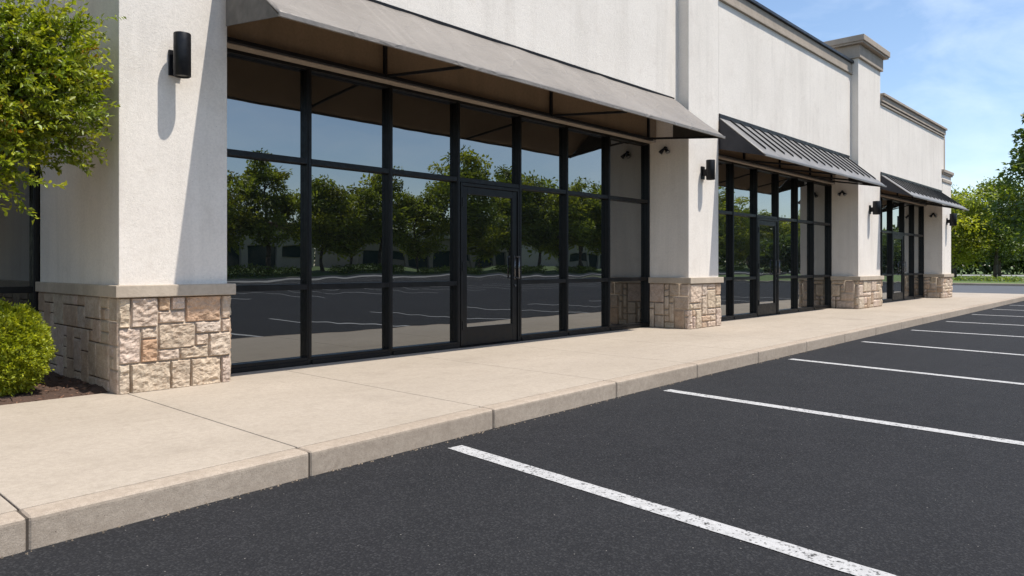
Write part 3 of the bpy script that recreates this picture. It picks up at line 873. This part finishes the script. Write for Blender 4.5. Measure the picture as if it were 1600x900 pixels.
def near_tree():
    base = Vector((0.80, 7.45, 0.16))
    t = thing('leafy_tree', 'bright green small-leaved tree reaching in beside the corner pillar', 'tree', base)
    r = np.random.RandomState(8); rnd = random.Random(8)
    mb = MB()
    top = base+Vector((0.02, -0.03, 1.55))
    limb_tubes(mb, [base-Vector((0, 0, 0.06)), base+Vector((0, 0, 0.1)), base+Vector((0.02, 0, 0.8)), top], 0.075, 0.055, 12)
    lobes = [((1.58, 6.92, 2.92), (0.58, 0.42, 0.30), 260), ((1.30, 7.05, 2.45), (0.66, 0.5, 0.40), 280), ((1.02, 7.15, 2.15), (0.55, 0.5, 0.34), 210),
             ((0.75, 7.3, 2.9), (0.95, 0.95, 0.85), 480), ((1.10, 7.10, 3.35), (0.42, 0.45, 0.40), 190), ((0.85, 7.2, 3.9), (0.85, 0.85, 0.6), 320),
             ((0.15, 7.4, 3.1), (0.9, 0.9, 0.9), 240), ((1.85, 6.85, 2.90), (0.36, 0.25, 0.20), 110), ((1.70, 6.86, 2.62), (0.36, 0.28, 0.18), 90),
             ((1.25, 6.95, 2.12), (0.42, 0.40, 0.30), 190), ((1.45, 6.85, 2.70), (0.45, 0.35, 0.35), 150)]
    Ps, Ds, Ns, Ls, Ws, Ts = [], [], [], [], [], []
    for (c, rad, nt_) in lobes:
        C = Vector(c)
        mid = top.lerp(C, 0.5)+Vector((rnd.uniform(-.1, .1), rnd.uniform(-.1, .1), 0.1))
        limb_tubes(mb, [top-Vector((0, 0, rnd.uniform(0, .3))), mid, C], 0.04, 0.014, 7)
        lobe_t = rnd.uniform(0.85, 1.15)
        for k in range(int(nt_*1.35)):
            if k == 0:
                sd_ = rand_dirs(r, 13)*r.uniform(0.35, 1.08, (13, 1))
            d = sd_[r.randint(13)] + r.normal(0, 0.19, 3)
            p = np.array(c)+d*np.array(rad)
            out = unit((p-np.array([0.8, 7.4, 2.5]))[None])[0]*0.8 + d*0.5 + r.normal(0, 0.45, 3) + np.array([0, 0, -0.05])
            out = out/np.linalg.norm(out)
            ln = r.uniform(0.12, 0.27) if r.rand() > 0.12 else r.uniform(0.3, 0.44)
            if k % 4 == 0 and p[0]+out[0]*ln < 2.26:
                mb.tube(p-out*0.06, p+out*ln, 0.0035, 4, 0.0012)
            if k % 12 == 0:
                mb.tube(Vector(c), Vector(p), 0.008, 5, 0.003)
            nl = r.randint(15, 23)
            s = np.linspace(0.0, 1, nl)[:, None]
            P = p[None]+out[None]*ln*s
            ax = unit(np.cross(np.repeat(out[None], nl, 0), r.normal(0, 1, (nl, 3))))
            D = out[None]*r.uniform(0.35, 0.9, (nl, 1)) + ax*0.8 + np.array([[0, 0, 0.05]])
            N = r.normal(0, 0.55, (nl, 3)); N[:, 2] += 0.8
            L_ = r.uniform(0.034, 0.066, nl)
            tw = lobe_t*r.uniform(0.7, 1.25)
            young = s*r.uniform(0.0, 0.9)
            tn = tw*r.uniform(0.75, 1.25, (nl, 1))*(np.array([[0.72, 0.92, 0.75]])*(1-young)+np.array([[1.6, 1.45, 0.9]])*young)
            if r.rand() < 0.02: tn = tn*np.array([[1.6, 0.75, 0.7]])
            Ps.append(P); Ds.append(D); Ns.append(N); Ls.append(L_); Ws.append(L_*r.uniform(0.38, 0.55, nl)); Ts.append(tn)
    Ps = np.concatenate(Ps); Ds = np.concatenate(Ds); Ns = np.concatenate(Ns); Ls = np.concatenate(Ls); Ws = np.concatenate(Ws); Ts = np.concatenate(Ts)
    ok = ~((Ps[:, 0] > 2.24) & (Ps[:, 1] > P1-0.05)) & (Ps[:, 1] < 8.7) & (Ps[:, 0] < 2.27)
    V, F, T = leaf_arrays(Ps[ok], Ds[ok], Ns[ok], Ls[ok], Ws[ok], Ts[ok])
    mb.build('trunk', M['bark'], t, 0, 1, True)
    link('crown', arr_mesh('crown', V, F, T), M['leaf'], t)
near_tree()

def round_shrub(loc, rad, n, label, seed, ls=(0.014, 0.026)):
    t = thing('round_shrub', label, 'shrub', loc)
    r = np.random.RandomState(seed)
    c = np.array(loc)+np.array([0, 0, rad[2]*0.98])
    d = rand_dirs(r, n)
    lump = np.array([1+0.15*mnoise.noise(Vector(q*2.3+np.array([3.0, 1.0, 0.0])))+0.15*mnoise.noise(Vector(q*6)) for q in d])[:, None]
    u = 1-np.abs(r.normal(0, 0.13, (n, 1)))
    spike = (r.rand(n, 1) < 0.10)*r.uniform(0, 0.13, (n, 1))
    P = c+d*np.array(rad)*lump*(np.clip(u, 0.3, 1)+spike)
    ok = P[:, 2] > loc[2]+0.01
    P, d, u = P[ok], d[ok], u[ok]
    n = len(P)
    D = d*0.9+r.normal(0, 0.6, (n, 3))+np.array([[0, 0, 0.35]])
    N = d*0.4+r.normal(0, 0.6, (n, 3))+np.array([[0, 0, 0.6]])
    cl = np.array([mnoise.noise(Vector(q*9)) for q in d])[:, None]
    T = (1+0.25*cl)*r.uniform(0.65, 1.3, (n, 1))*np.array([[1.0, 1.0, 0.8]])
    T = T*np.where(r.rand(n, 1) < 0.2, np.array([[1.5, 1.35, 0.8]]), 1.0)
    L_ = r.uniform(ls[0], ls[1], n)*1.5
    V, F, T = leaf_arrays(P, D, N, L_, L_*r.uniform(0.4, 0.6, n), T)
    st = MB()
    for k in range(46):
        q = rand_dirs(r, 1)[0]; q[2] = abs(q[2])*0.8+0.25
        e = c+q*np.array(rad)*0.82 - np.array([0, 0, rad[2]*0.2])
        st.tube(Vector(loc)+Vector((q[0]*0.05, q[1]*0.05, -0.03)), Vector(e), 0.007, 5, 0.002)
    st.build('stem', M['bark'], t)
    link('foliage', arr_mesh('foliage', V, F, T), M['shrub'], t)
round_shrub((1.58, 7.30, 0.165), (0.33, 0.33, 0.385), 30000, 'clipped round yellow-green shrub on the mulch beside the stone base', 4)

def tree_meshes(seed, H, trunk_h, rx, rz, nclump, nleaf, lsize, conic=0.0, wide=1.0):
    r = np.random.RandomState(seed); rnd = random.Random(seed)
    mb = MB()
    lean = Vector((rnd.uniform(-.3, .3), rnd.uniform(-.3, .3), 0))*0.6
    cz = H-rz
    tr = max(0.09, H*0.016)
    pts = [Vector((0, 0, -0.1)), Vector((0, 0, 0.15)), lean*0.3+Vector((0, 0, trunk_h*0.6)), lean*0.6+Vector((0, 0, trunk_h)), lean+Vector((0, 0, cz)), lean+Vector((0, 0, H*0.93))]
    rad = [tr*1.5, tr*1.15, tr, tr*0.9, tr*0.5, tr*0.12]
    for i in range(5): mb.tube(pts[i], pts[i+1], rad[i], 9, rad[i+1])
    cl, cs = [], []
    for k in range(nclump):
        d = rand_dirs(r, 1)[0]; q = r.uniform(0.35, 1.0)**0.6
        z = cz + d[2]*rz*q
        f = (z-(cz-rz))/(2*rz)
        w = rx*(1-conic*f)
        p = np.array([lean.x+d[0]*w*q*wide, lean.y+d[1]*w*q, max(z, trunk_h*0.95)])
        cl.append(p); cs.append(r.uniform(0.14, 0.27)*rx*(1-0.5*conic*f))
        if k % 2 == 0:
            zz = max(trunk_h*0.8, min(H*0.85, p[2]-0.35*math.hypot(p[0], p[1])))
            s = Vector((lean.x*zz/H, lean.y*zz/H, zz))
            m = s.lerp(Vector(p), 0.5)+Vector((0, 0, 0.1*rx))
            mb.tube(s, m, tr*0.32, 5, tr*0.2); mb.tube(m, Vector(p), tr*0.2, 5, tr*0.05)
    cl = np.array(cl); cs = np.array(cs)
    tint = r.uniform(0.62, 1.35, (nclump, 1))*np.where(r.rand(nclump, 1) < 0.3, np.array([[1.35, 1.2, 0.8]]), np.array([[1.0, 1.0, 1.0]]))
    idx = r.randint(0, nclump, nleaf)
    off = r.normal(0, 1, (nleaf, 3))*np.array([1, 1, 0.55]); nn = np.linalg.norm(off, axis=1, keepdims=True)
    off = off/np.maximum(nn, 1e-3)*np.minimum(nn, 2.0)
    P = cl[idx]+off*cs[idx][:, None]*0.75
    D = off+r.normal(0, 0.8, (nleaf, 3))
    N = r.normal(0, 0.6, (nleaf, 3)); N[:, 2] += 0.9
    Ls = r.uniform(0.6, 1.4, nleaf)*lsize
    V, F, T = leaf_arrays(P, D, N, Ls, Ls*r.uniform(0.5, 0.8, nleaf), tint[idx]*r.uniform(0.7, 1.3, (nleaf, 1)))
    me = bpy.data.meshes.new('trunk'); me.from_pydata(mb.v, [], mb.f)
    for p in me.polygons: p.use_smooth = True
    me.materials.append(M['bark'])
    return me, arr_mesh('crown', V, F, T)

def put_tree(name, tm, loc, rz, s, label, mat, group=None, cat='tree'):
    t = thing(name, label, cat, loc, group)
    t.rotation_euler = (0, 0, rz); t.scale = (s, s, s)
    for nme, me in (('trunk', tm[0]), ('crown', tm[1])):
        o = bpy.data.objects.new(nme, me); COL.objects.link(o); o.parent = t
        if nme == 'crown' and not me.materials: me.materials.append(mat)
    return t

# trees past the end of the building
put_tree('dark_tree', tree_meshes(21, 14.8, 2.4, 4.6, 6.4, 60, 8500, 0.34, 0.70), (71.5, 8.2, 0.08), 0.4, 1.0, 'tall dark pointed tree past the end of the building', M['fardark'])
put_tree('lawn_tree', tree_meshes(31, 9.6, 2.2, 4.0, 3.9, 42, 8000, 0.26, 0.2), (80.0, 13.2, 0.08), 1.4, 1.0, 'mid-height green tree just left of the tall dark tree', M['far'])
put_tree('lawn_tree', tree_meshes(41, 8.2, 2.0, 3.9, 3.3, 46, 9000, 0.26, 0.1), (78.0, 16.0, 0.08), 2.2, 1.0, 'yellow-green spreading tree next to the last pillar', M['island'])
put_tree('lawn_tree', tree_meshes(43, 9.0, 2.0, 4.2, 3.7, 70, 16000, 0.28, 0.1), (92.0, 19.0, 0.08), 0.2, 1.0, 'darker round tree half hidden behind the yellow-green one', M['hedge'])
put_tree('lawn_tree', tree_meshes(47, 10.5, 2.4, 4.2, 4.4, 45, 8000, 0.30, 0.4), (106.0, 17.0, 0.08), 3.2, 1.0, 'distant tree seen between the tall dark tree and the spreading one', M['fardark'])

# verge and roads past the building
def verge(name, pts, z, mat): return sheet(name, pts, z, mat)
def kerbed(name, x0, x1, y0, y1, z, mat):
    return MB().box(x0, x1, y0, y1, -0.05, z).build(name, mat, None, 0.05, 2)
struct(kerbed('grass_verge', 55.45, 96, -30, 80, 0.13, M['lawn']))
struct(kerbed('kerb', 55.2, 55.446, -30, 80, 0.15, M['kerb']))
struct(sheet('road', [(97, -200), (112, -200), (140, 200), (125, 200)], -0.02, M['paleroad']))
struct(sheet('service_road', [(55.2, 4.9), (55.2, 40), (34, 40), (34, 4.9)], 0.004, M['road']))

# leafy hedge / woodland masses far off
def mass(name, x0, y0, x1, y1, h, depth, n, ls, mat, label, seed, kind='stuff', cat=None, group=None, wav=0.35):
    r = np.random.RandomState(seed)
    s = r.rand(n); a = np.array([x0, y0]); b = np.array([x1, y1]); L_ = np.linalg.norm(b-a)
    nrm = np.array([-(b-a)[1], (b-a)[0]])/L_
    off = r.uniform(-0.5, 0.5, n)*depth
    top = np.array([h*(1+wav*(mnoise.noise(Vector((q*L_/(h*1.6), seed, 0)))+0.5*mnoise.noise(Vector((q*L_/(h*0.5), seed, 3))))) for q in s])
    top *= np.sqrt(np.clip(1-(2*off/depth)**2*0.6, 0.05, 1))
    z = top*np.clip(1-np.abs(r.normal(0, 0.42, n)), 0.01, 1)
    P = np.stack([a[0]+(b-a)[0]*s+nrm[0]*off, a[1]+(b-a)[1]*s+nrm[1]*off, z], 1)
    D = r.normal(0, 1, (n, 3)); N = r.normal(0, 0.6, (n, 3)); N[:, 2] += 0.8
    T = np.array([0.95+0.5*mnoise.noise(Vector(p*(1.6/h))) for p in P])[:, None]*r.uniform(0.6, 1.35, (n, 1))*np.ones((1, 3))
    Ls = r.uniform(0.6, 1.4, n)*ls
    V, F, T = leaf_arrays(P, D, N, Ls, Ls*0.65, T)
    o = link(name, arr_mesh(name, V, F, T), mat)
    return tag(o, label, cat, group, kind)
mass('treeline', 190, -260, 330, 260, 13, 26, 50000, 1.7, M['fardark'], 'far dark wood closing off the view past the building', 2)
mass('treeline', -120, -190, 560, -190, 15, 30, 30000, 1.7, M['fardark'], 'far wood behind the office across the parking lot', 3)
mass('hedge', 121, -40, 150, 90, 5.5, 6, 40000, 0.75, M['fardark'], 'low dark hedge behind the road past the building', 5, None, 'hedge')
mass('low_hedge', 60.0, 2.0, 70, 26, 0.0001+0.5, 1.6, 3000, 0.16, M['hedge'], 'low ground cover on the verge under the trees', 6)

# ------------------------------------------------------------------ across the parking lot (seen mirrored in the glass)
struct(MB().prism([(-140, -0.05), (-55.3, -0.05), (-55.3, 0.14), (-59, 0.55), (-78, 1.0), (-140, 1.2)], -60, 420).build('grass_verge', M['lawn']))
struct(sheet('drive_lane', [(-60, -54.9), (420, -54.9), (420, -45.5), (-60, -45.5)], 0.004, M['paleroad']))
struct(kerbed('kerb', -60, 420, -55.297, -55.0, 0.16, M['walk']))
kinds = [tree_meshes(61, 12.5, 2.6, 4.6, 5.2, 48, 9500, 0.34, 0.25), tree_meshes(62, 10.5, 2.4, 4.4, 4.3, 50, 9500, 0.34, 0.1), tree_meshes(63, 13.5, 2.8, 4.0, 5.7, 50, 9000, 0.34, 0.45), tree_meshes(64, 9.5, 2.2, 4.2, 3.8, 46, 8500, 0.34, 0.0)]
r = random.Random(77)
x = 24.0
i = 0
while x < 250:
    k = kinds[[1, 0, 3, 2, 1, 3, 0][i % 7]]
    put_tree('island_tree', k, (x, -60.5+r.uniform(-1.5, 2.0), 0.53), r.uniform(0, 6.28), r.uniform(0.92, 1.46), 'round street tree on the grass island mirrored in the shop glass', M['island'], 'trees across the parking lot')
    x += r.uniform(4.2, 6.4) if x < 125 else r.uniform(6.5, 9); i += 1
for a in range(10):
    x0 = 20+a*13.5
    mass('low_hedge', x0, -57.6, x0+10.5, -57.4, 1.35, 1.5, 1800, 0.22, M['hedge'], 'clipped low hedge on the grass island mirrored in the shop glass', 30+a, None, 'hedge', 'hedges across the parking lot', 0.12)

def office(x0, x1, y, label, h, mat, roofmat):
    t = thing('office_building', label, 'building', (x0, y, 0))
    w = MB(); n = int((x1-x0)/5.2); st = (x1-x0)/n
    h += 1.0
    w.box(x0, x1, y-14, y-0.4, 0, h)
    w.box(x0, x1, y-0.398, y, 4.3, h-0.02)
    w.build('wall', mat, t)
    MB().box(x0-0.5, x1+0.5, y-14.5, y+0.6, h, h+1.3).build('roof', roofmat, t, 0.1, 1)
    for q in range(n+1):
        MB().box(x0+q*st-0.45, x0+q*st+0.45, y-0.39, y+0.15, 0, 4.297).build('column', mat, t)
    for q in range(n):
        MB().box(x0+q*st+0.5, x0+(q+1)*st-0.5, y-0.395, y-0.3, 1.3+1.2*(q % 3 == 1), 4.2).build('window', M['officeglass'], t)
office(18, 62, -86, 'low pale office with red-brown roof mirrored in the nearest shop glass', 5.6, M['pale'], M['redroof'])
office(74, 112, -90, 'low beige office mirrored beside the first shop door', 5.2, M['beige'], M['pale'])
office(130, 190, -92, 'long pale office mirrored in the middle shopfront', 5.4, M['pale'], M['redroof'])
